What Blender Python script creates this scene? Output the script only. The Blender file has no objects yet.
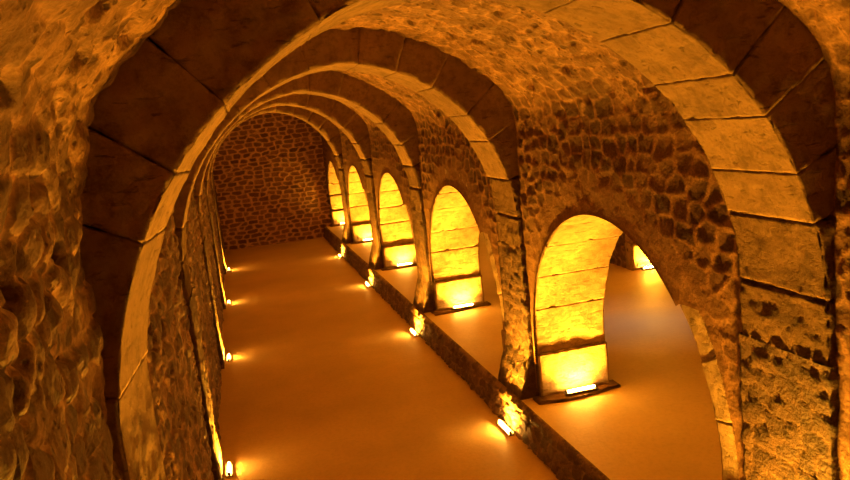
import bpy, math
import numpy as np

C = bpy.context.scene.collection
BAY = 6.265          # spacing of the ribs along the hall
Y0 = 4.58            # front face of the nearest rib
RIB = 1.0            # width of a rib along the hall
HALF = 2.5           # half width between the rib legs
END = 35.95          # end wall
BACK = -3.3          # wall behind the viewer
LEDGE = 0.5          # height of the raised floor
OC, OR_, OS = 8.42, 2.32, 1.38      # first side opening: centre Y, radius, springing height
WX0, WX1 = 2.57, 3.76               # arcade wall faces
SX1 = 8.35                          # far wall of the side aisle

# ------------------------------------------------------------------ noise
def _h(i, j, k, seed):
    n = (i.astype(np.int64) * 374761393 + j.astype(np.int64) * 668265263 + k.astype(np.int64) * 2147483647 + seed * 1274126177) & 0xFFFFFFFF
    n = ((n ^ (n >> 13)) * 1274126177) & 0xFFFFFFFF
    n = ((n ^ (n >> 16)) * 2246822519) & 0xFFFFFFFF
    return ((n ^ (n >> 15)) & 0xFFFFFF) / float(0xFFFFFF)

def vnoise(p, seed=0):
    f = np.floor(p); t = p - f; t = t * t * (3 - 2 * t)
    i = f.astype(np.int64); r = 0
    for a in (0, 1):
        wa = t[:, 0] if a else 1 - t[:, 0]
        for b in (0, 1):
            wb = t[:, 1] if b else 1 - t[:, 1]
            for c in (0, 1):
                wc = t[:, 2] if c else 1 - t[:, 2]
                r = r + wa * wb * wc * _h(i[:, 0] + a, i[:, 1] + b, i[:, 2] + c, seed)
    return r * 2 - 1

def fbm(p, octaves=4, seed=0, gain=.5):
    r = 0; a = 1.; s = 0
    for o in range(octaves):
        r = r + a * vnoise(p * (2.03 ** o) + o * 7.3, seed + o); s += a; a *= gain
    return r / s

def sstep(a, b, x):
    t = np.clip((x - a) / (b - a), 0, 1); return t * t * (3 - 2 * t)

def masonry(u, v, w, h, seed, jit=.36, pn=4.):
    """blocky jittered cells: returns edge distance (0..~.5 in cell units) and a random per stone"""
    p = np.stack([u, v, np.zeros_like(u)], 1)
    u = u + .11 * w * fbm(p * 3.1, 2, seed + 11) * 2; v = v + .16 * h * fbm(p * 1.7, 3, seed + 12) * 2
    U = u / w; V = v / h
    j0 = np.floor(V).astype(np.int64)
    f1 = np.full(len(u), 9.); f2 = np.full(len(u), 9.); idr = np.zeros(len(u)); z = np.zeros_like(j0)
    for dj in (-1, 0, 1):
        j = j0 + dj
        off = _h(j, z, z, seed + 1)
        i0 = np.floor(U + off).astype(np.int64)
        for di in (-1, 0, 1):
            i = i0 + di
            cx = i + .5 + (_h(i, j, z, seed + 2) - .5) * 2 * jit - off
            cy = j + .5 + (_h(i, j, z, seed + 3) - .5) * 1.5 * jit
            sx = .8 + .5 * _h(i, j, z, seed + 5)
            d = ((np.abs(U - cx) / sx) ** pn + np.abs(V - cy) ** pn) ** (1 / pn)
            m = d < f1
            f2 = np.where(m, f1, np.minimum(f2, d)); idr = np.where(m, _h(i, j, z, seed + 4), idr); f1 = np.where(m, d, f1)
    return f2 - f1, idr

# ------------------------------------------------------------------ meshes
def tag(o, label=None, cat=None, group=None, kind=None):
    if label: o['label'] = label
    if cat: o['category'] = cat
    if group: o['group'] = group
    if kind: o['kind'] = kind
    return o

def link_mesh(name, V, F, mat, parent=None, attrs=None, smooth=True):
    me = bpy.data.meshes.new(name)
    V = np.asarray(V, dtype=np.float32); F = np.asarray(F, dtype=np.int32)
    me.vertices.add(len(V)); me.vertices.foreach_set('co', V.ravel())
    me.loops.add(F.size); me.loops.foreach_set('vertex_index', F.ravel())
    me.polygons.add(len(F))
    me.polygons.foreach_set('loop_start', np.arange(len(F), dtype=np.int32) * 4)
    me.polygons.foreach_set('loop_total', np.full(len(F), 4, dtype=np.int32))
    me.update(calc_edges=True)
    if smooth: me.polygons.foreach_set('use_smooth', np.ones(len(F), dtype=bool))
    for k, a in (attrs or {}).items():
        at = me.attributes.new(k, 'FLOAT', 'POINT'); at.data.foreach_set('value', np.asarray(a, dtype=np.float32))
    me.materials.append(mat)
    o = bpy.data.objects.new(name, me); C.objects.link(o)
    if parent: o.parent = parent
    return o

def empty(name, loc, label=None, cat=None, group=None):
    o = bpy.data.objects.new(name, None); C.objects.link(o); o.location = loc
    o.empty_display_size = .2
    return tag(o, label, cat, group)

def grid_faces(nu, nv, keep=None, flip=False):
    a = np.arange(nu * nv).reshape(nu, nv)
    q = np.stack([a[:-1, :-1], a[1:, :-1], a[1:, 1:], a[:-1, 1:]], -1)
    if flip: q = q[..., ::-1]
    q = q.reshape(-1, 4)
    if keep is not None: q = q[keep.reshape(-1)]
    return q

def compact(V, F, attrs):
    used = np.zeros(len(V), bool); used[F.ravel()] = True
    m = np.cumsum(used) - 1
    return V[used], m[F], {k: a[used] for k, a in attrs.items()}

def profile_curve(pts, step):
    """smoothed polyline -> points, normals (pointing to the inside), arc length"""
    p = np.array(pts, float)
    for _ in range(3):
        q = [p[0]]
        for a, b in zip(p[:-1], p[1:]): q += [a * .75 + b * .25, a * .25 + b * .75]
        q.append(p[-1]); p = np.array(q)
    d = np.r_[0, np.cumsum(np.hypot(*np.diff(p, axis=0).T))]
    n = int(d[-1] / step) + 1; s = np.linspace(0, d[-1], n)
    x = np.interp(s, d, p[:, 0]); z = np.interp(s, d, p[:, 1])
    tx = np.gradient(x, s); tz = np.gradient(z, s); L = np.hypot(tx, tz)
    return np.stack([x, z], 1), np.stack([tz / L, -tx / L], 1), s

# ------------------------------------------------------------------ materials
def mat_new(name):
    m = bpy.data.materials.new(name); m.use_nodes = True
    nt = m.node_tree; nt.nodes.clear()
    out = nt.nodes.new('ShaderNodeOutputMaterial'); b = nt.nodes.new('ShaderNodeBsdfPrincipled')
    nt.links.new(b.outputs[0], out.inputs[0]); b.inputs['Roughness'].default_value = .85
    b.inputs['Specular IOR Level'].default_value = .25
    return m, nt, b

def N(nt, t, **kw):
    n = nt.nodes.new(t)
    for k, v in kw.items():
        if k in n.inputs: n.inputs[k].default_value = v
        else: setattr(n, k, v)
    return n

def mixc(nt, fac, a, b):
    n = nt.nodes.new('ShaderNodeMix'); n.data_type = 'RGBA'
    for sock, v in ((n.inputs[0], fac), (n.inputs[6], a), (n.inputs[7], b)):
        if hasattr(v, 'links'): nt.links.new(v, sock)
        elif isinstance(v, (int, float)): sock.default_value = v
        else: sock.default_value = (*v, 1)
    return n.outputs[2]

def ramp(nt, src, stops):
    r = nt.nodes.new('ShaderNodeValToRGB'); e = r.color_ramp.elements
    while len(e) < len(stops): e.new(.5)
    for k, (p, c) in enumerate(stops):
        e[k].position = p; e[k].color = (*c, 1) if not isinstance(c, (int, float)) else (c, c, c, 1)
    nt.links.new(src, r.inputs[0]); return r.outputs[0]

def mult(nt, a, b):
    n = nt.nodes.new('ShaderNodeMath'); n.operation = 'MULTIPLY'
    for s, v in zip(n.inputs, (a, b)):
        if hasattr(v, 'links'): nt.links.new(v, s)
        else: s.default_value = v
    return n.outputs[0]

def add(nt, a, b):
    n = nt.nodes.new('ShaderNodeMath'); n.operation = 'ADD'
    for s, v in zip(n.inputs, (a, b)):
        if hasattr(v, 'links'): nt.links.new(v, s)
        else: s.default_value = v
    return n.outputs[0]

def rubble_mat(name, mortar, s1, s2, bump=.5, fine=28., blotch=.6, smear=.45, dark=.55, other=None, spot=.3):
    m, nt, b = mat_new(name)
    tc = N(nt, 'ShaderNodeTexCoord')
    st = N(nt, 'ShaderNodeAttribute', attribute_name='stone'); mo = N(nt, 'ShaderNodeAttribute', attribute_name='mask')
    n1 = N(nt, 'ShaderNodeTexNoise', Scale=fine, Detail=6., Roughness=.65); nt.links.new(tc.outputs['Object'], n1.inputs[0])
    n2 = N(nt, 'ShaderNodeTexNoise', Scale=1.3, Detail=4.); nt.links.new(tc.outputs['Object'], n2.inputs[0])
    n3 = N(nt, 'ShaderNodeTexNoise', Scale=6., Detail=5., Roughness=.6, Distortion=.2); nt.links.new(tc.outputs['Object'], n3.inputs[0])
    stone = ramp(nt, st.outputs['Fac'], [(0., s1), (.55, tuple((x + y) / 2 for x, y in zip(s1, s2))), (1., s2)])
    stone = mixc(nt, ramp(nt, n3.outputs[0], [(.4, 0.), (.62, dark)]), stone, tuple(.55 * c for c in s1))
    mort = mixc(nt, ramp(nt, n3.outputs[0], [(.35, 0.), (.7, dark)]), mortar, tuple(.6 * c for c in mortar))
    if other:       # the lower masonry of the arcade wall is a darker stone than the vault
        to = N(nt, 'ShaderNodeAttribute', attribute_name='tone').outputs['Fac']
        so = ramp(nt, st.outputs['Fac'], [(0., other[1]), (1., other[2])])
        stone = mixc(nt, to, so, stone); mort = mixc(nt, to, other[0], mort)
    # mortar smeared over some stones
    sm = mult(nt, mo.outputs['Fac'], ramp(nt, n2.outputs[0], [(.42, 1.), (.66, smear)]))
    col = mixc(nt, sm, mort, stone)
    col = mixc(nt, ramp(nt, n1.outputs[0], [(.3, .45), (.6, 0.)]), col, tuple(.35 * c for c in s1))
    n4 = N(nt, 'ShaderNodeTexNoise', Scale=2.6, Detail=7., Roughness=.72); nt.links.new(tc.outputs['Object'], n4.inputs[0])
    bl = ramp(nt, n4.outputs[0], [(.48, 0.), (.56, blotch)])
    if other: bl = mult(nt, bl, add(nt, .25, mult(nt, to, .75)))
    col = mixc(nt, bl, col, tuple(.7 * c for c in s1))
    # small dark stones showing through the plaster
    wv = N(nt, 'ShaderNodeVectorMath', operation='MULTIPLY_ADD'); nt.links.new(n3.outputs[1], wv.inputs[0]); wv.inputs[1].default_value = (.11, .11, .11); nt.links.new(tc.outputs['Object'], wv.inputs[2])
    spots = None
    for scl, th, lo, hi in ((6.5, .48, .22, .40), (15., .55, .18, .34)):
        vo_ = N(nt, 'ShaderNodeTexVoronoi', Scale=scl, feature='F1'); nt.links.new(wv.outputs[0], vo_.inputs[0])
        sx = N(nt, 'ShaderNodeSeparateColor'); nt.links.new(vo_.outputs['Color'], sx.inputs[0])
        q = mult(nt, ramp(nt, vo_.outputs['Distance'], [(lo, 1.), (hi, 0.)]), ramp(nt, sx.outputs[0], [(th - .03, 0.), (th + .03, 1.)]))
        if spots is None: spots = q
        else:
            mx = nt.nodes.new('ShaderNodeMath'); mx.operation = 'MAXIMUM'; nt.links.new(spots, mx.inputs[0]); nt.links.new(q, mx.inputs[1]); spots = mx.outputs[0]
    spots = mult(nt, spots, ramp(nt, n2.outputs[0], [(.36, .35), (.52, 1.)]))
    if other: spots = mult(nt, spots, add(nt, .2, mult(nt, to, .8)))
    col = mixc(nt, mult(nt, spots, spot), col, tuple(.75 * c for c in s1))
    nt.links.new(col, b.inputs['Base Color']); b.inputs['Roughness'].default_value = .72; b.inputs['Specular IOR Level'].default_value = .4
    v = N(nt, 'ShaderNodeTexVoronoi', Scale=fine * .7, feature='F1'); nt.links.new(tc.outputs['Object'], v.inputs[0])
    h = add(nt, mult(nt, n1.outputs[0], 1.1), add(nt, mult(nt, n3.outputs[0], .5), mult(nt, v.outputs[0], .35)))
    h = add(nt, h, mult(nt, spots, -1.1 * spot))
    bp = N(nt, 'ShaderNodeBump', Strength=bump, Distance=.035); nt.links.new(h, bp.inputs['Height']); nt.links.new(bp.outputs[0], b.inputs['Normal'])
    return m

def ashlar_mat(name, c1, c2, bump=.3, fine=40., rough=.8, pits=.5, dist=.012):
    m, nt, b = mat_new(name)
    b.inputs['Roughness'].default_value = rough
    tc = N(nt, 'ShaderNodeTexCoord')
    st = N(nt, 'ShaderNodeAttribute', attribute_name='stone')
    n1 = N(nt, 'ShaderNodeTexNoise', Scale=fine, Detail=7., Roughness=.7); nt.links.new(tc.outputs['Object'], n1.inputs[0])
    n2 = N(nt, 'ShaderNodeTexNoise', Scale=2.4, Detail=5., Roughness=.6); nt.links.new(tc.outputs['Object'], n2.inputs[0])
    mp = N(nt, 'ShaderNodeMapping'); mp.inputs['Scale'].default_value = (1., 1.6, 4.); nt.links.new(tc.outputs['Object'], mp.inputs[0])
    n3 = N(nt, 'ShaderNodeTexNoise', Scale=5., Detail=6., Roughness=.7, Distortion=.4); nt.links.new(mp.outputs[0], n3.inputs[0])
    base = mixc(nt, st.outputs['Fac'], c1, c2)
    base = mixc(nt, ramp(nt, n2.outputs[0], [(.42, 0.), (.7, .5)]), base, tuple(.5 * c for c in c1))
    n5 = N(nt, 'ShaderNodeTexNoise', Scale=7., Detail=8., Roughness=.75); nt.links.new(tc.outputs['Object'], n5.inputs[0])
    base = mixc(nt, ramp(nt, n5.outputs[0], [(.47, 0.), (.64, .6)]), base, tuple(.38 * c for c in c1))
    pit = ramp(nt, n3.outputs[0], [(.33, pits), (.41, 0.)])
    base = mixc(nt, pit, base, tuple(.22 * c for c in c1))
    nt.links.new(base, b.inputs['Base Color'])
    h = add(nt, add(nt, mult(nt, n1.outputs[0], .9), mult(nt, n5.outputs[0], 1.5)), add(nt, mult(nt, n3.outputs[0], .8), mult(nt, pit, -1.)))
    bp = N(nt, 'ShaderNodeBump', Strength=bump, Distance=dist); nt.links.new(h, bp.inputs['Height']); nt.links.new(bp.outputs[0], b.inputs['Normal'])
    return m

def floor_mat(name, c, patch=False):
    m, nt, b = mat_new(name)
    b.inputs['Roughness'].default_value = .6
    tc = N(nt, 'ShaderNodeTexCoord')
    n1 = N(nt, 'ShaderNodeTexNoise', Scale=.7, Detail=6., Roughness=.6); nt.links.new(tc.outputs['Object'], n1.inputs[0])
    n2 = N(nt, 'ShaderNodeTexNoise', Scale=14., Detail=6., Roughness=.7); nt.links.new(tc.outputs['Object'], n2.inputs[0])
    col = mixc(nt, ramp(nt, n1.outputs[0], [(.35, 0.), (.7, .5)]), c, tuple(.68 * x for x in c))
    col = mixc(nt, ramp(nt, n2.outputs[0], [(.3, .25), (.55, 0.)]), col, tuple(.5 * x for x in c))
    if patch:   # pool of paler light painted into the raised floor colour, dark specks inside
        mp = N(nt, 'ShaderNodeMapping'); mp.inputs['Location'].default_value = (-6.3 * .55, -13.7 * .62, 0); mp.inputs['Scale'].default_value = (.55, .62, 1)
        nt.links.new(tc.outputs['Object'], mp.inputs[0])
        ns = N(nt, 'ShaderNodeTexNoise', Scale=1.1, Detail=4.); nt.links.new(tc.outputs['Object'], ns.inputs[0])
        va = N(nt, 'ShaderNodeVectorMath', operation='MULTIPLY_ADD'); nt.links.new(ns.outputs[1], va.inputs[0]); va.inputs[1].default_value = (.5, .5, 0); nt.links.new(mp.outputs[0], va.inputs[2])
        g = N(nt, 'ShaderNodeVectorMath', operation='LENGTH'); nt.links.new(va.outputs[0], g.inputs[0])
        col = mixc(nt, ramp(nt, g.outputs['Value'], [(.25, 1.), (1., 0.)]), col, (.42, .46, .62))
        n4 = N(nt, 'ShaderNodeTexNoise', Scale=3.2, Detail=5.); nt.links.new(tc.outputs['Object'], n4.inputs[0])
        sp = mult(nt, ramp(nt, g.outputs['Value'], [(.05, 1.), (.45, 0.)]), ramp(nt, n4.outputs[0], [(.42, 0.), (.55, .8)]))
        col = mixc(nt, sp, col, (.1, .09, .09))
    nt.links.new(col, b.inputs['Base Color'])
    bp = N(nt, 'ShaderNodeBump', Strength=.35, Distance=.03)
    nt.links.new(add(nt, n2.outputs[0], mult(nt, n1.outputs[0], 3.)), bp.inputs['Height']); nt.links.new(bp.outputs[0], b.inputs['Normal'])
    return m

M = {}
M['rubble'] = rubble_mat('rubble masonry', (.44, .27, .14), (.12, .056, .028), (.28, .155, .08), 1., 34., .75)
M['coursed'] = rubble_mat('coursed masonry', (.40, .225, .11), (.07, .031, .015), (.16, .08, .04), .7, 34., .1, .7, .3)
M['pier'] = rubble_mat('mortared pier masonry', (.20, .11, .05), (.06, .028, .013), (.13, .068, .031), .9, 40., .3)
M['shell'] = rubble_mat('vault and wall masonry', (.50, .28, .135), (.085, .034, .015), (.25, .13, .062), .55, 34., .6, .6, .45, ((.33, .175, .08), (.055, .023, .010), (.13, .062, .029)), .9)
M['endwall'] = rubble_mat('squared block masonry', (.80, .48, .28), (.12, .05, .026), (.36, .18, .09), .5, 22., .05, .9, .25)
M['ashlar'] = ashlar_mat('dressed stone', (.27, .17, .088), (.34, .22, .115), 1., 46., .8, .55)
M['jamb'] = ashlar_mat('arcade dressed stone', (.50, .36, .22), (.60, .44, .28), .7, 30., .8, .7, .03)
M['hewn'] = ashlar_mat('rough hewn stone', (.20, .115, .055), (.25, .15, .075), 1., 26., .85, .4, .05)
M['floor'] = floor_mat('trodden lime floor', (.80, .62, .33))
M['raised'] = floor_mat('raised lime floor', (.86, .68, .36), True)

LAMP = (1.0, .40, .018)
def emit_mat(name, col, s):
    m = bpy.data.materials.new(name); m.use_nodes = True; nt = m.node_tree; nt.nodes.clear()
    o = nt.nodes.new('ShaderNodeOutputMaterial'); e = nt.nodes.new('ShaderNodeEmission')
    e.inputs[0].default_value = (*col, 1); e.inputs[1].default_value = s; nt.links.new(e.outputs[0], o.inputs[0]); return m
M['tube'] = emit_mat('glowing amber tube', (1.0, .44, .05), 480.)
def plain(name, c, r=.5, metal=0.):
    m, nt, b = mat_new(name); b.inputs['Base Color'].default_value = (*c, 1); b.inputs['Roughness'].default_value = r; b.inputs['Metallic'].default_value = metal
    n = N(nt, 'ShaderNodeTexNoise', Scale=60., Detail=3.); bp = N(nt, 'ShaderNodeBump', Strength=.1, Distance=.002)
    nt.links.new(n.outputs[0], bp.inputs['Height']); nt.links.new(bp.outputs[0], b.inputs['Normal']); return m
M['metal'] = plain('grey lamp casing', (.25, .22, .2), .5, .6)
M['cap'] = plain('dark lamp socket', (.06, .05, .05), .5)

# ------------------------------------------------------------------ hall shell
right_half = [(0, 6.48), (.67, 6.43), (1.27, 6.22), (1.72, 5.97), (2.15, 5.66), (2.42, 5.40), (2.58, 5.12), (2.61, 4.80), (2.585, 4.3), (2.57, 3.6), (2.57, 2.5), (2.57, 1.2), (2.57, -.02)]
left_half = [(-2.57, -.02), (-2.57, 1.2), (-2.57, 2.5), (-2.57, 3.5), (-2.555, 4.0), (-2.54, 4.5), (-2.52, 4.8), (-2.43, 5.15), (-2.33, 5.37), (-2.17, 5.56), (-1.92, 5.79), (-1.72, 5.95), (-1.27, 6.22), (-.67, 6.43), (0, 6.48)]
prof = left_half + right_half[1:]
# along the profile from the left floor over the top to the right floor
def v_axis():
    return profile_curve(prof, .025)
PP, PN, PS = v_axis()
if PN[len(PN) // 2][1] > 0: PN = -PN

def u_axis(y0, y1, fine=((1.6, 5.2, .012), (5.2, 9., .02), (9., 18., .032), (18., 40., .055), (-9., 1.6, .06))):
    u = [y0]
    while u[-1] < y1 - 1e-6:
        st = .06
        for a, b, s in fine:
            if a <= u[-1] < b: st = s
        u.append(min(y1, u[-1] + st))
    return np.array(u)

def shell(name, sel, mat, cut=None, w=.30, h=.21, seed=3, depth=.04, amp=.04, u=None, P=PP, Nn=PN, S=PS, pn=4., jit=.36, flip=True, snap=None, plaster=None, coursed=False):
    if u is None: u = u_axis(BACK, END)
    P = P[sel]; Nn = Nn[sel]; S = S[sel]
    U, Vv = np.meshgrid(u, S, indexing='ij'); U = U.ravel(); Vv = Vv.ravel()
    X = np.tile(P[:, 0], len(u)); Z = np.tile(P[:, 1], len(u)); NX = np.tile(Nn[:, 0], len(u)); NZ = np.tile(Nn[:, 1], len(u))
    e, idr = masonry(U, Vv, w, h, seed, jit, pn)
    Q = np.stack([X, U, Z], 1)
    rough = fbm(Q * 2.2, 4, seed + 20); lump = fbm(Q * np.array([5.5, 4., 5.5]), 3, seed + 25); fine = fbm(Q * 13., 3, seed + 30)
    wn = vnoise(Q * 2.5, seed + 40); high = sstep(4.5, 5.2, Z)
    ct = (X > 0) * (1 - sstep(4.6, 5.6, Z + .7 * fbm(Q * 1.6, 3, seed + 70))) if coursed else np.zeros_like(X)
    depth = depth * (1 - .4 * high)
    bury = sstep(.1, .7, fbm(Q * .8, 3, seed + 60) * .8 + (idr - .5) * .8) * (1 - .7 * ct)
    bury = np.maximum(bury, .5 * sstep(4.9, 5.5, Z) * (1 - ct))
    if plaster is not None: bury = np.maximum(bury, plaster(U, Z))
    mask = sstep(.03 + .05 * ct + .02 * wn, .20 + .04 * ct + .10 * wn, e)
    mask = mask * (1 - .8 * bury)
    pits = sstep(.5, .75, vnoise(Q * np.array([5., 3.6, 6.]), seed + 50)) * .07 * (1 - .7 * bury) * (1 - ct)
    dome = sstep(0, .75, e)
    dep = depth * (1 - ct) - .010 * ct
    d = dep * mask * (.3 + idr * .7 + .4 * dome) + amp * (1 - .3 * ct) * rough + .036 * lump * (1 - .5 * bury * (Z < 4.4)) * (1 - .55 * ct) + .012 * fine * (1 - .4 * bury) - pits
    if snap is not None: d = np.maximum(d, -.018)
    V3 = Q + np.stack([NX * d, np.zeros_like(d), NZ * d], 1)
    nu, nv = len(u), len(S)
    keep = None
    if cut is not None:
        uc = (u[:-1] + u[1:]) / 2; zc = (P[:-1, 1] + P[1:, 1]) / 2
        keep = ~cut(uc[:, None], zc[None, :])
    F = grid_faces(nu, nv, keep, flip)
    if snap is not None:
        c0, r, s0, off = snap
        y = U; z = Z; dy = (y - c0 + BAY / 2) % BAY - BAY / 2
        vv = np.maximum(z - s0, 0); rad = np.hypot(dy, vv); cell = .045
        near = (np.abs(rad - r) < cell * 1.2)
        sc_ = np.where(rad > 0, r / np.maximum(rad, 1e-6), 1)
        ny = np.where(near, dy * sc_, dy); nz2 = np.where(near & (z > s0), s0 + vv * sc_, z)
        V3[:, 1] += ny - dy; V3[:, 2] += nz2 - z
        fade = sstep(r + .14, r + .03, rad); sgn_x = np.sign(X)
        V3[:, 0] = V3[:, 0] * (1 - fade) + (X + NX * off) * fade
    V3, F, at = compact(V3, F, {'stone': idr, 'mask': mask, 'tone': 1 - ct})
    return tag(link_mesh(name, V3, F, mat, attrs=at), kind='structure')

def opening_cut(c0, r, s, base=LEDGE, face=False):
    def f(y, z):
        out = np.zeros(np.broadcast(y, z).shape, bool)
        for k in range(-1, 5 + 1):
            dy = y - (c0 + k * BAY)
            if face: out |= (dy < 0) & (z < 2.95) & (np.hypot(dy, np.maximum(z - s, 0)) < r + .32)
            out |= ((np.abs(dy) < r) & (z < s)) | ((dy ** 2 + (z - s) ** 2 < r * r) & (z >= s))
        return out
    return f

zP = PP[:, 1]; xP = PP[:, 0]
iL = int(np.argmax((zP > 4.9)))                       # end of the left wall
iR = len(zP) - 1 - int(np.argmax((zP[::-1] > 4.9)))
allI = np.arange(len(zP))
def rib_cut(y, z):
    out = np.zeros(np.broadcast(y, z).shape, bool)
    for k in range(-1, 5): out |= (y > Y0 + k * BAY + .06) & (y < Y0 + k * BAY + RIB - .06) & (z < 3.9)
    return out
shell('wall_left', allI[:iL + 1], M['shell'], cut=rib_cut, coursed=True)
shell('ceiling', allI[iL:iR + 1], M['shell'], coursed=True)
rsel = allI[iR:][zP[iR:] > LEDGE - .04]
shell('wall_right', rsel, M['shell'], cut=lambda y, z: opening_cut(OC, OR_ - .01, OS, face=True)(y, z) | rib_cut(y, z), coursed=True, snap=(OC, OR_ + .0, OS, .012),
      plaster=lambda y, z: .9 * sstep(OR_ + .75, OR_ + .3, np.hypot((y - OC + BAY / 2) % BAY - BAY / 2, np.maximum(z - OS, 0))))

# end wall and the wall behind the viewer
def flat_wall(name, y, step, mat, sgn, x0=-2.8, x1=2.8, z0=-.02, z1=6.7, w=.36, h=.19, seed=77):
    xs = np.arange(x0, x1 + step, step); zs = np.arange(z0, z1 + step, step)
    X, Z = np.meshgrid(xs, zs, indexing='ij'); X = X.ravel(); Z = Z.ravel()
    e, idr = masonry(X, Z, w, h, seed, .3, 5.)
    Q = np.stack([X, np.full_like(X, y), Z], 1)
    mask = sstep(.10, .28, e)
    d = -.008 * mask * (.4 + idr) + .02 * fbm(Q * 1.5, 4, seed) + .008 * fbm(Q * 12, 2, seed + 3)
    Q[:, 1] += sgn * d
    return tag(link_mesh(name, Q, grid_faces(len(xs), len(zs), None, sgn > 0), mat, attrs={'stone': idr, 'mask': mask}), kind='structure')
flat_wall('wall_far', END, .03, M['endwall'], -1, w=.44, h=.21)
flat_wall('wall_near', BACK, .08, M['coursed'], 1)

# floors
def flat_floor(name, x0, x1, y0, y1, z, step, mat, amp=.012, seed=5):
    xs = np.arange(x0, x1 + step, step); ys = np.arange(y0, y1 + step, step)
    X, Y = np.meshgrid(xs, ys, indexing='ij'); Q = np.stack([X.ravel(), Y.ravel(), np.full(X.size, float(z))], 1)
    Q[:, 2] += amp * fbm(Q * .9, 4, seed)
    return tag(link_mesh(name, Q, grid_faces(len(xs), len(ys), None, False), mat), kind='structure')
flat_floor('floor', -2.75, 2.45, BACK - .1, END + .1, 0, .09, M['floor'])
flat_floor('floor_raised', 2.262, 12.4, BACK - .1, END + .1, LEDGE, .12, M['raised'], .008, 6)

# ------------------------------------------------------------------ stone blocks
def axis(n, step, r):
    k = max(2, int(round((n - 2 * r) / step)))
    return np.r_[0, np.linspace(r, n - r, k + 1), n]

class Blocks:
    def __init__(self): self.V = []; self.F = []; self.a = []; self.m = []; self.n = 0
    def add(self, L, W, H, step, r, fmap, rnd, amp=.004, freq=9., chip=.02, skip=(), seed=1, gap=.004):
        """box L x W x H; fmap(a,b,c) maps local metres to the world"""
        ax = [axis(d, step, r) for d in (L, W, H)]; dims = (L, W, H)
        for k in range(3):
            o = [i for i in range(3) if i != k]
            for side in (0, 1):
                if (k, side) in skip: continue
                A, B = np.meshgrid(ax[o[0]], ax[o[1]], indexing='ij')
                p = np.zeros((A.size, 3)); p[:, o[0]] = A.ravel(); p[:, o[1]] = B.ravel(); p[:, k] = dims[k] * side
                q = np.clip(p, r, np.array(dims) - r); d = p - q
                n = np.linalg.norm(d, axis=1, keepdims=True); n[n == 0] = 1; dn = d / n
                base = fmap(*p.T)
                nz = amp * 2 * fbm(base * freq, 4, seed)
                ew = np.clip((1 - np.abs(dn).max(1)) / .29, 0, 1)
                ch = ew * chip * (.15 + np.clip(fbm(base * 16., 3, seed + 9) * 3, 0, 1.6))
                loc = q + dn * r + dn * (nz - ch - gap)[:, None]
                w = fmap(*loc.T)
                F = grid_faces(len(ax[o[0]]), len(ax[o[1]]), None, (side == 0) ^ (k == 1)) + self.n
                self.V.append(w); self.F.append(F); self.a.append(np.full(len(w), rnd)); self.n += len(w)
    def build(self, name, mat, parent=None):
        V = np.concatenate(self.V); F = np.concatenate(self.F)
        o = link_mesh(name, V, F, mat, None, {'stone': np.concatenate(self.a), 'mask': np.ones(len(V))})
        # outward normals everywhere
        import bmesh
        if parent:
            o.parent = parent; o.matrix_parent_inverse.identity(); V2 = V - np.array(parent.location)
            o.data.vertices.foreach_set('co', V2.astype(np.float32).ravel()); o.data.update()
        return o

# rib intrados (pointed arch) by arc length from the right springing to the left
SPR, ECC = 3.338, .154
def arch_pts():
    R = HALF + ECC; th1 = math.atan2(math.sqrt(R * R - ECC * ECC), ECC)
    th = np.linspace(0, th1, 200)
    xr = -ECC + R * np.cos(th); zr = SPR + R * np.sin(th)
    nx = np.cos(th); nz = np.sin(th)
    x = np.r_[xr, -xr[::-1][1:]]; z = np.r_[zr, zr[::-1][1:]]
    a = np.r_[nx, -nx[::-1][1:]]; b = np.r_[nz, nz[::-1][1:]]; a[199] = 0; b[199] = 1
    s = np.r_[0, np.cumsum(np.hypot(np.diff(x), np.diff(z)))]
    return x, z, a, b, s
AX, AZ, ANX, ANZ, AS = arch_pts()
vx, vz = PP[:, 0], PP[:, 1]
def depth_to_vault():
    rs = np.linspace(0, 1.2, 121); out = []
    ang = np.arctan2(vz - 3.3, vx); rad = np.hypot(vx, vz - 3.3); o = np.argsort(ang)
    for x, z, a, b in zip(AX, AZ, ANX, ANZ):
        px = x + a * rs; pz = z + b * rs
        rr = np.hypot(px, pz - 3.3); rv = np.interp(np.arctan2(pz - 3.3, px), ang[o], rad[o])
        k = np.argmax(rr > rv + .14); out.append(rs[k])
    return np.array(out)
AD = depth_to_vault()
def s_at_z(z, side):       # arc length of the intrados point at height z on a side
    h = len(AZ) // 2
    if side > 0: return float(np.interp(z, AZ[:h + 1], AS[:h + 1]))
    return float(np.interp(-z, -AZ[h:], AS[h:]))

def rib_ring(parent, y0, joints, step, seed, mat=M['ashlar'], twist=0.):
    B = Blocks(); rng = np.random.default_rng(seed)
    for a, b in zip(joints[:-1], joints[1:]):
        yo = rng.normal() * .003; ro = rng.normal() * .002
        def fm(l, w, h, a=a, yo=yo, ro=ro):
            s = a + l
            x = np.interp(s, AS, AX); z = np.interp(s, AS, AZ); nx = np.interp(s, AS, ANX); nz = np.interp(s, AS, ANZ); D = np.interp(s, AS, AD)
            r = ro + h * (D / .5) - twist * (w / RIB) * sstep(-.5, -.95, nx)
            return np.stack([x + nx * r, y0 + yo + w, z + nz * r], 1)
        B.add(b - a, RIB, .5, step, .005, fm, rng.random(), .006, 9., .012 if seed == 300 else .005, skip=((2, 1),), seed=seed, gap=.003 if seed == 300 else .0008)
    return B.build('arch_ring', mat, parent)

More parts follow.
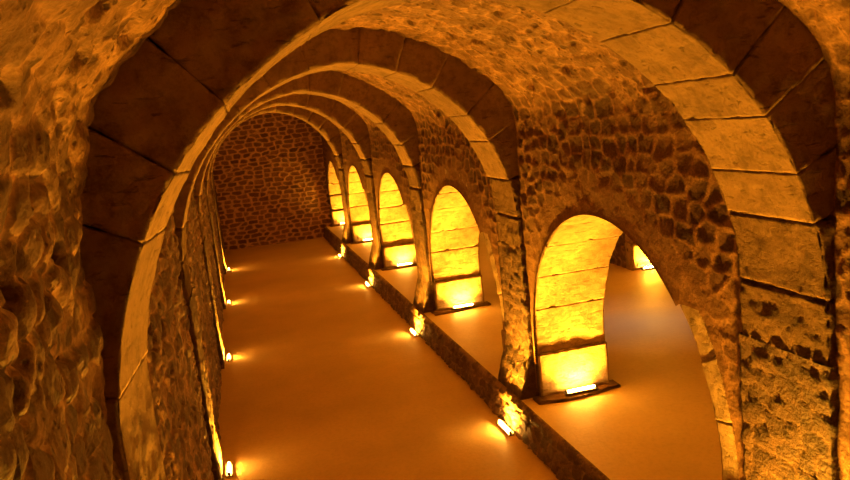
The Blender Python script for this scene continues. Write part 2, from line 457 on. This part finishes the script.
def rubble_box(parent, name, x0f, x1, y0, y1, z0, z1, step, seed, mat, w=.26, h=.19, depth=.013, amp=.015, yin=None):
    """upright rough masonry block; x0f(z) is the exposed face, x1 the buried one (same side of the hall)"""
    zs = np.arange(z0, z1 + step, step); sgn = 1 if x1 > 0 else -1
    back = abs(x1)
    # perimeter path: from the back at y0, round the exposed face, to the back at y1
    nb = max(2, int(.35 / step)); nf = max(3, int((y1 - y0) / step))
    V = []
    t = []
    for i in range(nb): t.append((0, i / nb))
    for i in range(nf + 1): t.append((1, i / nf))
    for i in range(1, nb + 1): t.append((2, i / nb))
    rows = []
    U = []; Zz = []; NV = []
    for kind, f in t:
        for z in zs:
            xf = x0f(z)
            if kind == 0: p = (back + (xf - back) * f, y0, z); n = (0, -1, 0)
            elif kind == 1: p = (xf, y0 + (y1 - y0) * f, z); n = (-1, 0, 0)
            else: p = (xf + (back - xf) * f, y1, z); n = (0, 1, 0)
            if kind == 1 and f in (0, 1): n = (-.6, -.6 if f == 0 else .6, 0)
            V.append(p); NV.append(n); U.append({0: f * .4, 1: .4 + f * (y1 - y0), 2: .4 + (y1 - y0) + f * .4}[kind]); Zz.append(z)
    V = np.array(V, float); NV = np.array(NV, float); U = np.array(U); Zz = np.array(Zz)
    e, idr = masonry(U + seed * 3.7, Zz, w, h, seed, .36, 4.)
    mask = sstep(.04, .2, e)
    d = depth * mask * (.4 + idr) + amp * fbm(V * 3. + seed, 4, seed) + .014 * fbm(V * 12., 3, seed) - depth * .7
    V = V + NV * d[:, None]; V[:, 0] *= sgn
    F = grid_faces(len(t), len(zs), None, sgn < 0)
    if parent: V = V - np.array(parent.location)
    # cap on top
    o = link_mesh(name, V, F, mat, parent, {'stone': idr, 'mask': mask})
    return o

def springer(parent, side, y0, z0, z1, step, seed, n=2, twist=0., mat=None, amp=.011):
    """rough hewn stones between the leg and the smooth voussoirs"""
    B = Blocks(); rng = np.random.default_rng(seed)
    zs = np.linspace(z0, z1, n + 1); zs[1:-1] += rng.normal(size=n - 1) * .05
    for a, b in zip(zs[:-1], zs[1:]):
        def fm(l, w, h, a=a):
            z = a + l
            sx = np.where(z < SPR, HALF, 0); s = np.interp(z, AZ[:200], AS[:200]); x = np.interp(s, AS, AX); x = np.where(z < SPR, HALF, x)
            return np.stack([side * (x + .005 + h - twist * w / RIB), y0 - .01 + w * 1.02, z], 1)
        B.add(b - a, RIB, .5, step, .02 if amp > .01 else .005, fm, rng.random(), amp, 7., .04, skip=((2, 1),), seed=seed + 5, gap=.0)
    return B.build('springer', mat or M['hewn'], parent)

def even(a, b, n, rng, j=.12):
    s = np.linspace(a, b, n + 1); d = (b - a) / n; s[1:-1] += rng.uniform(-j, j, n - 1) * d; return list(s)

ARCH_LABEL = [
    'nearest and largest stone rib arch, spanning the whole photo with a dark front face',
    'second stone rib arch down the hall, its right leg beside the big side opening',
    'third stone rib arch down the hall, in the middle of the row of five',
    'fourth stone rib arch down the hall, last but one before the end wall',
    'fifth and smallest stone rib arch, closest to the rubble end wall']
for k in range(-1, 5):
    y = Y0 + k * BAY; rng = np.random.default_rng(100 + k)
    step = {-1: .1, 0: .022, 1: .032, 2: .05, 3: .07, 4: .09}[k]
    if k < 0:
        t = empty('rib_arch', (0, y, 0), 'stone rib arch of the bay behind the viewer', 'arch', 'rib arches across the hall')
    else:
        t = empty('rib_arch', (0, y, 0), ARCH_LABEL[k], 'arch', 'rib arches across the hall')
    zr = 4.04
    sR = s_at_z(zr, 1); zl = 3.66 if k == 0 else 3.95; sL = s_at_z(zl, -1)
    if k == 0:
        J = [sR] + [s_at_z(z, 1) for z in (4.42, 4.86, 5.17, 5.55, 5.80)] + [AS[-1] / 2 + .25] + [s_at_z(z, -1) for z in (5.72, 5.30, 4.93, 4.55)] + [sL]
    else:
        J = even(sR, sL, 11, rng)
    rib_ring(t, y, J, step, 300 + k, twist=.06 if k == 0 else 0.)
    springer(t, 1, y, 2.9, zr, step, 400 + k, 2)
    springer(t, -1, y, 2.3 if k == 0 else 2.9, zl, step, 420 + k, 1 if k == 0 else 2, .06 if k == 0 else 0., M['ashlar'] if k == 0 else None, .004 if k == 0 else .011)
    tag(rubble_box(t, 'pier', lambda z: 2.5 - .16 * float(sstep(1.35, .65, z)) - .16 * float(sstep(.8, .1, z)), 3.0, y - .02, y + RIB + .04, -.02, 2.92, max(step, .03), 500 + k, M['pier']))
    rubble_box(t, 'pier', lambda z: 2.49 - .03 * float(sstep(.8, .1, z)), -2.8, y - .02, y + RIB + .02, -.02, 2.92, max(step, .03), 520 + k, M['pier'])

# ------------------------------------------------------------------ arcade openings
def opening_ring(parent, yc, x0, x1, r, spr, base, thick, step, seed, mat, name='arch_ring'):
    rng = np.random.default_rng(seed)
    B = Blocks()
    # voussoirs over the half circle
    zj = 1.24; lo_ = spr - zj if base > 0 else 0.
    a1 = r * math.asin(min(1, .50 / r)); J = [-lo_] + even(a1, math.pi * r - a1 - .1, 10, rng, .15) + [math.pi * r + lo_]
    for a, b in zip(J[:-1], J[1:]):
        xo = rng.normal() * .008; ro = rng.normal() * .006
        def fm(l, w, h, a=a, xo=xo, ro=ro):
            q = a + l; th = np.clip(q / r, 0, math.pi); rr = r + ro + h
            dz = np.minimum(q, 0) - np.maximum(q - math.pi * r, 0) * 1.
            return np.stack([x0 + xo + w, yc - rr * np.cos(th), spr + rr * np.sin(th) + np.where(q < 0, q, 0) - np.maximum(q - math.pi * r, 0)], 1)
        B.add(b - a, x1 - x0, thick, step, .008 if a < .2 * r else .003, fm, rng.random(), .007, 7., .04 if a < .2 * r or b > math.pi * r - .2 * r else .004, skip=((2, 1),), seed=seed, gap=.003 if a < .2 * r or b > math.pi * r - .2 * r else .001)
    ring = B.build(name, mat, parent)
    for sgn in (-1, 1):      # jambs
        B = Blocks()
        zs = [base - .02, zj + .0]
        for i, (a, b) in enumerate(zip(zs[:-1], zs[1:])):
            pr = .035 if i == 0 else 0
            def fm(l, w, h, a=a, pr=pr):
                return np.stack([x0 + w - .01, yc + sgn * (r - pr + h), a + l], 1)
            B.add(b - a, x1 - x0 + .03, thick + .05, step, .02, fm, rng.random(), .008, 6., .06, skip=((2, 1),), seed=seed + i + 3)
        B.build('jamb', mat, parent)

OPEN_LABEL = [
    'side opening arch level with the viewer, at the right edge of the photo',
    'largest round-headed side opening arch, its lit far jamb opening onto the raised aisle floor',
    'second side opening arch along the right wall, between the second and third ribs',
    'third side opening arch along the right wall, glowing between the third and fourth ribs',
    'fourth side opening arch along the right wall, brightest of the small ones',
    'farthest and narrowest-looking side opening arch, next to the end wall']
for k in range(-1, 5):
    yc = OC + k * BAY
    if yc + OR_ > END: continue
    t = empty('arcade_arch', (WX0, yc, LEDGE), OPEN_LABEL[k + 1], 'arch', 'side openings along the raised aisle')
    opening_ring(t, yc, WX0 + .03, WX1 + .03, OR_, OS, LEDGE, .36, {-1: .06, 0: .025, 1: .035}.get(k, .06), 700 + k, M['jamb'])

# plinth slabs, low and worn, at the foot of each lit jamb
for k in range(-1, 5):
    yc = OC + k * BAY + OR_
    B = Blocks()
    def fm(l, w, h, yc=yc):
        z = LEDGE - .03 + h
        return np.stack([2.46 + l, yc - .26 - .05 * np.sin(l * 3) + w + .08 * fbm(np.stack([l * 2., l * 0 + yc, l * 0], 1), 2, 3) * (w < .2), z], 1)
    B.add(1.46, .30, .075, .05, .015, fm, .3, .01, 6., .03, seed=800 + k)
    ord_ = ['at the right edge of the photo', 'under the largest side opening', 'under the second side opening', 'under the third side opening', 'under the fourth side opening', 'under the farthest side opening'][k + 1]
    tag(B.build('stone_slab', M['hewn']), 'worn flat stone slab at the lit jamb foot, ' + ord_, 'slab', 'slabs at the jamb feet')

# curb below the openings: rubble face with a smooth edge
def curb():
    u = u_axis(BACK, END); zs = np.arange(0, LEDGE + .001, .022)
    path = [(2.13 + .10 * (z / LEDGE) ** .8, z, -1, 0) for z in zs] + [(2.24 + i * .02, LEDGE + .004, 0, 1) for i in range(1, 3)]
    P = np.array([(a, b) for a, b, _, _ in path]); Nn = np.array([(c, d) for _, _, c, d in path], float)
    S = np.r_[0, np.cumsum(np.hypot(*np.diff(P, axis=0).T))]
    U, Vv = np.meshgrid(u, S, indexing='ij'); U = U.ravel(); Vv = Vv.ravel()
    X = np.tile(P[:, 0], len(u)); Z = np.tile(P[:, 1], len(u)); NX = np.tile(Nn[:, 0], len(u)); NZ = np.tile(Nn[:, 1], len(u))
    e, idr = masonry(U, Vv, .26, .17, 55, .38, 4.)
    side = (NX < 0) * sstep(LEDGE - .01, LEDGE - .08, Z)
    mask = sstep(.04, .2, e) * side
    Q = np.stack([X, U, Z], 1)
    d = (.035 * mask * (.5 + idr) + .03 * fbm(Q * 2.5, 4, 56)) * side + (1 - side) * .006 * fbm(Q * 3, 3, 58)
    Q += np.stack([NX * d, 0 * d, NZ * d], 1)
    return tag(link_mesh('trim_1', Q, grid_faces(len(u), len(P), None, True), M['rubble'], attrs={'stone': idr, 'mask': mask}), kind='structure')
curb()

# ------------------------------------------------------------------ side aisle and what lies beyond it
ax_c = (WX1 + SX1) / 2; hw = (SX1 - WX1) / 2
aisle = [(WX1, LEDGE - .05), (WX1, 2.2), (WX1, 3.9)] + [(ax_c - hw * math.cos(t), 3.9 + 1.9 * math.sin(t)) for t in np.linspace(.15, math.pi - .15, 12)] + [(SX1, 3.9), (SX1, 2.2), (SX1, LEDGE - .05)]
AP, AN, ASs = profile_curve(aisle, .07)
ua = np.arange(BACK, END + .05, .07)
OC2 = OC + .85
z2 = AP[:, 1]; x2 = AP[:, 0]; ii = np.arange(len(z2))
a = int(np.argmax(z2 > 3.95)); b_ = len(z2) - 1 - int(np.argmax(z2[::-1] > 3.95))
shell('wall_arcade_back', ii[:a + 1], M['coursed'], opening_cut(OC, OR_ + .16, OS), u=ua, P=AP, Nn=AN, S=ASs, seed=91)
shell('ceiling_aisle', ii[a:b_ + 1], M['rubble'], None, u=ua, P=AP, Nn=AN, S=ASs, seed=91)
shell('wall_aisle', ii[b_:], M['coursed'], opening_cut(OC2, OR_ + .1, OS), u=ua, P=AP, Nn=AN, S=ASs, seed=91)
for k in range(0, 4):
    yc = OC2 + k * BAY
    t = empty('arcade_arch', (SX1, yc, LEDGE), ['side opening arch in the aisle wall seen through the largest opening', 'far aisle opening arch whose lit jamb glows behind the largest opening', 'aisle wall opening arch seen through the second opening', 'aisle wall opening arch hidden behind the third pier'][k], 'arch', 'openings in the far aisle wall')
    opening_ring(t, yc, SX1 - .03, SX1 + 1.0, OR_, OS, LEDGE, .3, .09, 740 + k, M['jamb'])
def side_wall(name, x, step, sgn, z0, z1, seed):
    ys = np.arange(BACK, END + step, step); zs = np.arange(z0, z1 + step, step)
    Y, Z = np.meshgrid(ys, zs, indexing='ij'); Y = Y.ravel(); Z = Z.ravel()
    e, idr = masonry(Y, Z, .4, .25, seed); mask = sstep(.05, .2, e); Q = np.stack([np.full_like(Y, x), Y, Z], 1)
    Q[:, 0] += sgn * (.03 * mask * (.4 + idr) + .03 * fbm(Q, 3, seed))
    return tag(link_mesh(name, Q, grid_faces(len(ys), len(zs), None, sgn < 0), M['coursed'], attrs={'stone': idr, 'mask': mask}), kind='structure')
side_wall('wall_outer', 12.3, .12, -1, .4, 5.2, 61)
flat_floor('ceiling_outer', 9.3, 12.4, BACK, END, 4.4, .3, M['rubble'], .06, 9)
flat_wall('wall_aisle_far', END, .1, M['coursed'], -1, 2.8, 12.3, .4, 6.2, seed=78)
flat_wall('wall_aisle_near', BACK, .15, M['coursed'], 1, 2.8, 12.3, .4, 6.2, seed=79)

# ------------------------------------------------------------------ lamps
def tube_mesh(name, length, r, mat, parent, z, x0=0.):
    n = 10; xs = np.array([-length / 2, -length / 2 + .006, length / 2 - .006, length / 2]) + x0; rr = [r * .6, r, r, r * .6]
    V = []; F = []
    for x, q in zip(xs, rr):
        for i in range(n):
            t = 2 * math.pi * i / n; V.append((x, q * math.cos(t), z + q * math.sin(t)))
    for j in range(3):
        for i in range(n):
            F.append((j * n + i, j * n + (i + 1) % n, (j + 1) * n + (i + 1) % n, (j + 1) * n + i))
    for j in (0, 3):
        V.append((xs[j], 0, z)); c = len(V) - 1
        for i in range(0, n, 2): F.append((c, j * n + i, j * n + i + 1, j * n + (i + 2) % n))
    return link_mesh(name, V, F, mat, parent)

def prism(name, pts, x0, x1, mat, parent):
    """extrude a (y,z) outline along x"""
    n = len(pts); V = [(x0, y, z) for y, z in pts] + [(x1, y, z) for y, z in pts]
    me = bpy.data.meshes.new(name); me.from_pydata(V, [], [tuple(range(n))[::-1], tuple(range(n, 2 * n))] + [(i, (i + 1) % n, n + (i + 1) % n, n + i) for i in range(n)])
    me.materials.append(mat); o = bpy.data.objects.new(name, me); C.objects.link(o); o.parent = parent; return o

def lamp(loc, rz, length, power, label, group, tilt=35., spread=105.):
    """tube uplight; the wall it washes lies towards local +Y"""
    t = empty('uplight', loc, label, 'lamp', group); t.rotation_euler = (0, 0, rz)
    L = length / 2
    prism('housing', [(-.045, 0), (.045, 0), (.05, .02), (.05, .05), (.044, .05), (.042, .024), (-.040, .024), (-.044, .034), (-.05, .034), (-.05, .02)], -L - .03, L + .03, M['metal'], t)
    for s in (-1, 1):
        prism('end_cap', [(-.022, .024), (.022, .024), (.022, .066), (.012, .076), (-.012, .076), (-.022, .066)], s * (L + .003) - .014, s * (L + .003) + .014, M['cap'], t)
    tube_mesh('tube', length - .024, .017, M['tube'], t, .05)
    ld = bpy.data.lights.new('uplight_beam', 'AREA'); ld.shape = 'RECTANGLE'; ld.size = length - .02; ld.size_y = .05
    ld.energy = power; ld.color = LAMP; ld.spread = math.radians(spread)
    lo = bpy.data.objects.new('uplight_beam', ld); C.objects.link(lo); lo.parent = t; lo.location = (0, 0, .085)
    # area lights shine along -Z: turn upward and lean over to the wall
    lo.rotation_euler = (math.pi - math.radians(tilt), 0, 0)
    return t

P_RIGHT, P_LEFT, P_JAMB = 290., 290., 165.
nm = ['behind the viewer', 'below the nearest rib arch', 'below the second rib arch', 'below the third rib arch', 'below the fourth rib arch', 'below the fifth rib arch']
on = ['at the right edge of the photo', 'the largest side opening', 'the second side opening', 'the third side opening', 'the fourth side opening', 'the farthest side opening']
for k in range(0, 5):
    y = Y0 + k * BAY
    lamp((2.02, y + .13, .0), math.radians(-90), .52, P_RIGHT, 'amber tube uplight on the hall floor by the curb, ' + nm[k + 1], 'floor uplights along the curb', 20)
    lamp((-2.36, y + .72, .0), math.radians(90), .40, P_LEFT, 'small amber uplight along the windowless wall, ' + nm[k + 1], 'floor uplights along the windowless wall', 15)
for k in range(-1, 5):
    lamp((3.22, OC + k * BAY + OR_ - .17, LEDGE + .045), 0, .5, P_JAMB, 'amber uplight washing the jamb of ' + on[k + 1] if k >= 0 else 'amber tube uplight on the slab of the side opening beside the viewer', 'jamb uplights on the raised floor', -3, 140.)
for k in range(0, 4):
    lamp((SX1 + .45, OC2 + k * BAY + OR_ - .16, LEDGE + .01), 0, .5, 420., ['amber uplight in the aisle wall opening nearest the viewer', 'bright amber uplight glimpsed far behind the largest side opening', 'amber uplight in the aisle wall seen past the second side opening', 'amber uplight in the aisle wall behind the third side opening'][k], 'uplights of the far aisle wall', -22, 165.)

# added light without a visible source, high in the aisle, brightening the pale floor pool
vl = bpy.data.lights.new('added_aisle_light', 'AREA'); vl.shape = 'DISK'; vl.size = .5; vl.energy = 5.5; vl.color = (1., .66, .40); vl.spread = math.radians(52)
vo = bpy.data.objects.new('added_aisle_light', vl); C.objects.link(vo); vo.location = (6.25, 13.7, 5.55)

# ------------------------------------------------------------------ world, camera, view
w = bpy.data.worlds.new('World'); bpy.context.scene.world = w; w.use_nodes = True
w.node_tree.nodes['Background'].inputs[0].default_value = (0, 0, 0, 1); w.node_tree.nodes['Background'].inputs[1].default_value = 0

from mathutils import Matrix, Vector
yaw, pit, rol = [math.radians(v) for v in (13.681, 9.123, -6.083)]
fw = Vector((math.sin(yaw) * math.cos(pit), math.cos(yaw) * math.cos(pit), -math.sin(pit)))
rt = Vector((math.cos(yaw), -math.sin(yaw), 0)); up = rt.cross(fw)
r2 = rt * math.cos(rol) + up * math.sin(rol); u2 = up * math.cos(rol) - rt * math.sin(rol)
cd = bpy.data.cameras.new('Camera'); cam = bpy.data.objects.new('Camera', cd); C.objects.link(cam)
cd.sensor_width = 36; cd.lens = 749.29 * 36 / 850; cd.clip_start = .02; cd.clip_end = 200
m4 = Matrix(((r2.x, u2.x, -fw.x, -1.647), (r2.y, u2.y, -fw.y, 0), (r2.z, u2.z, -fw.z, 5.093), (0, 0, 0, 1)))
cam.matrix_world = m4
sc = bpy.context.scene; sc.camera = cam
sc.view_settings.view_transform = 'Standard'; sc.view_settings.look = 'None'; sc.view_settings.gamma = 1; sc.view_settings.use_curve_mapping = False
sc.view_settings.exposure = 0.0
sc.cycles.use_denoising = True
sc.cycles.max_bounces = 10; sc.cycles.diffuse_bounces = 8
sc.cycles.sample_clamp_indirect = 6
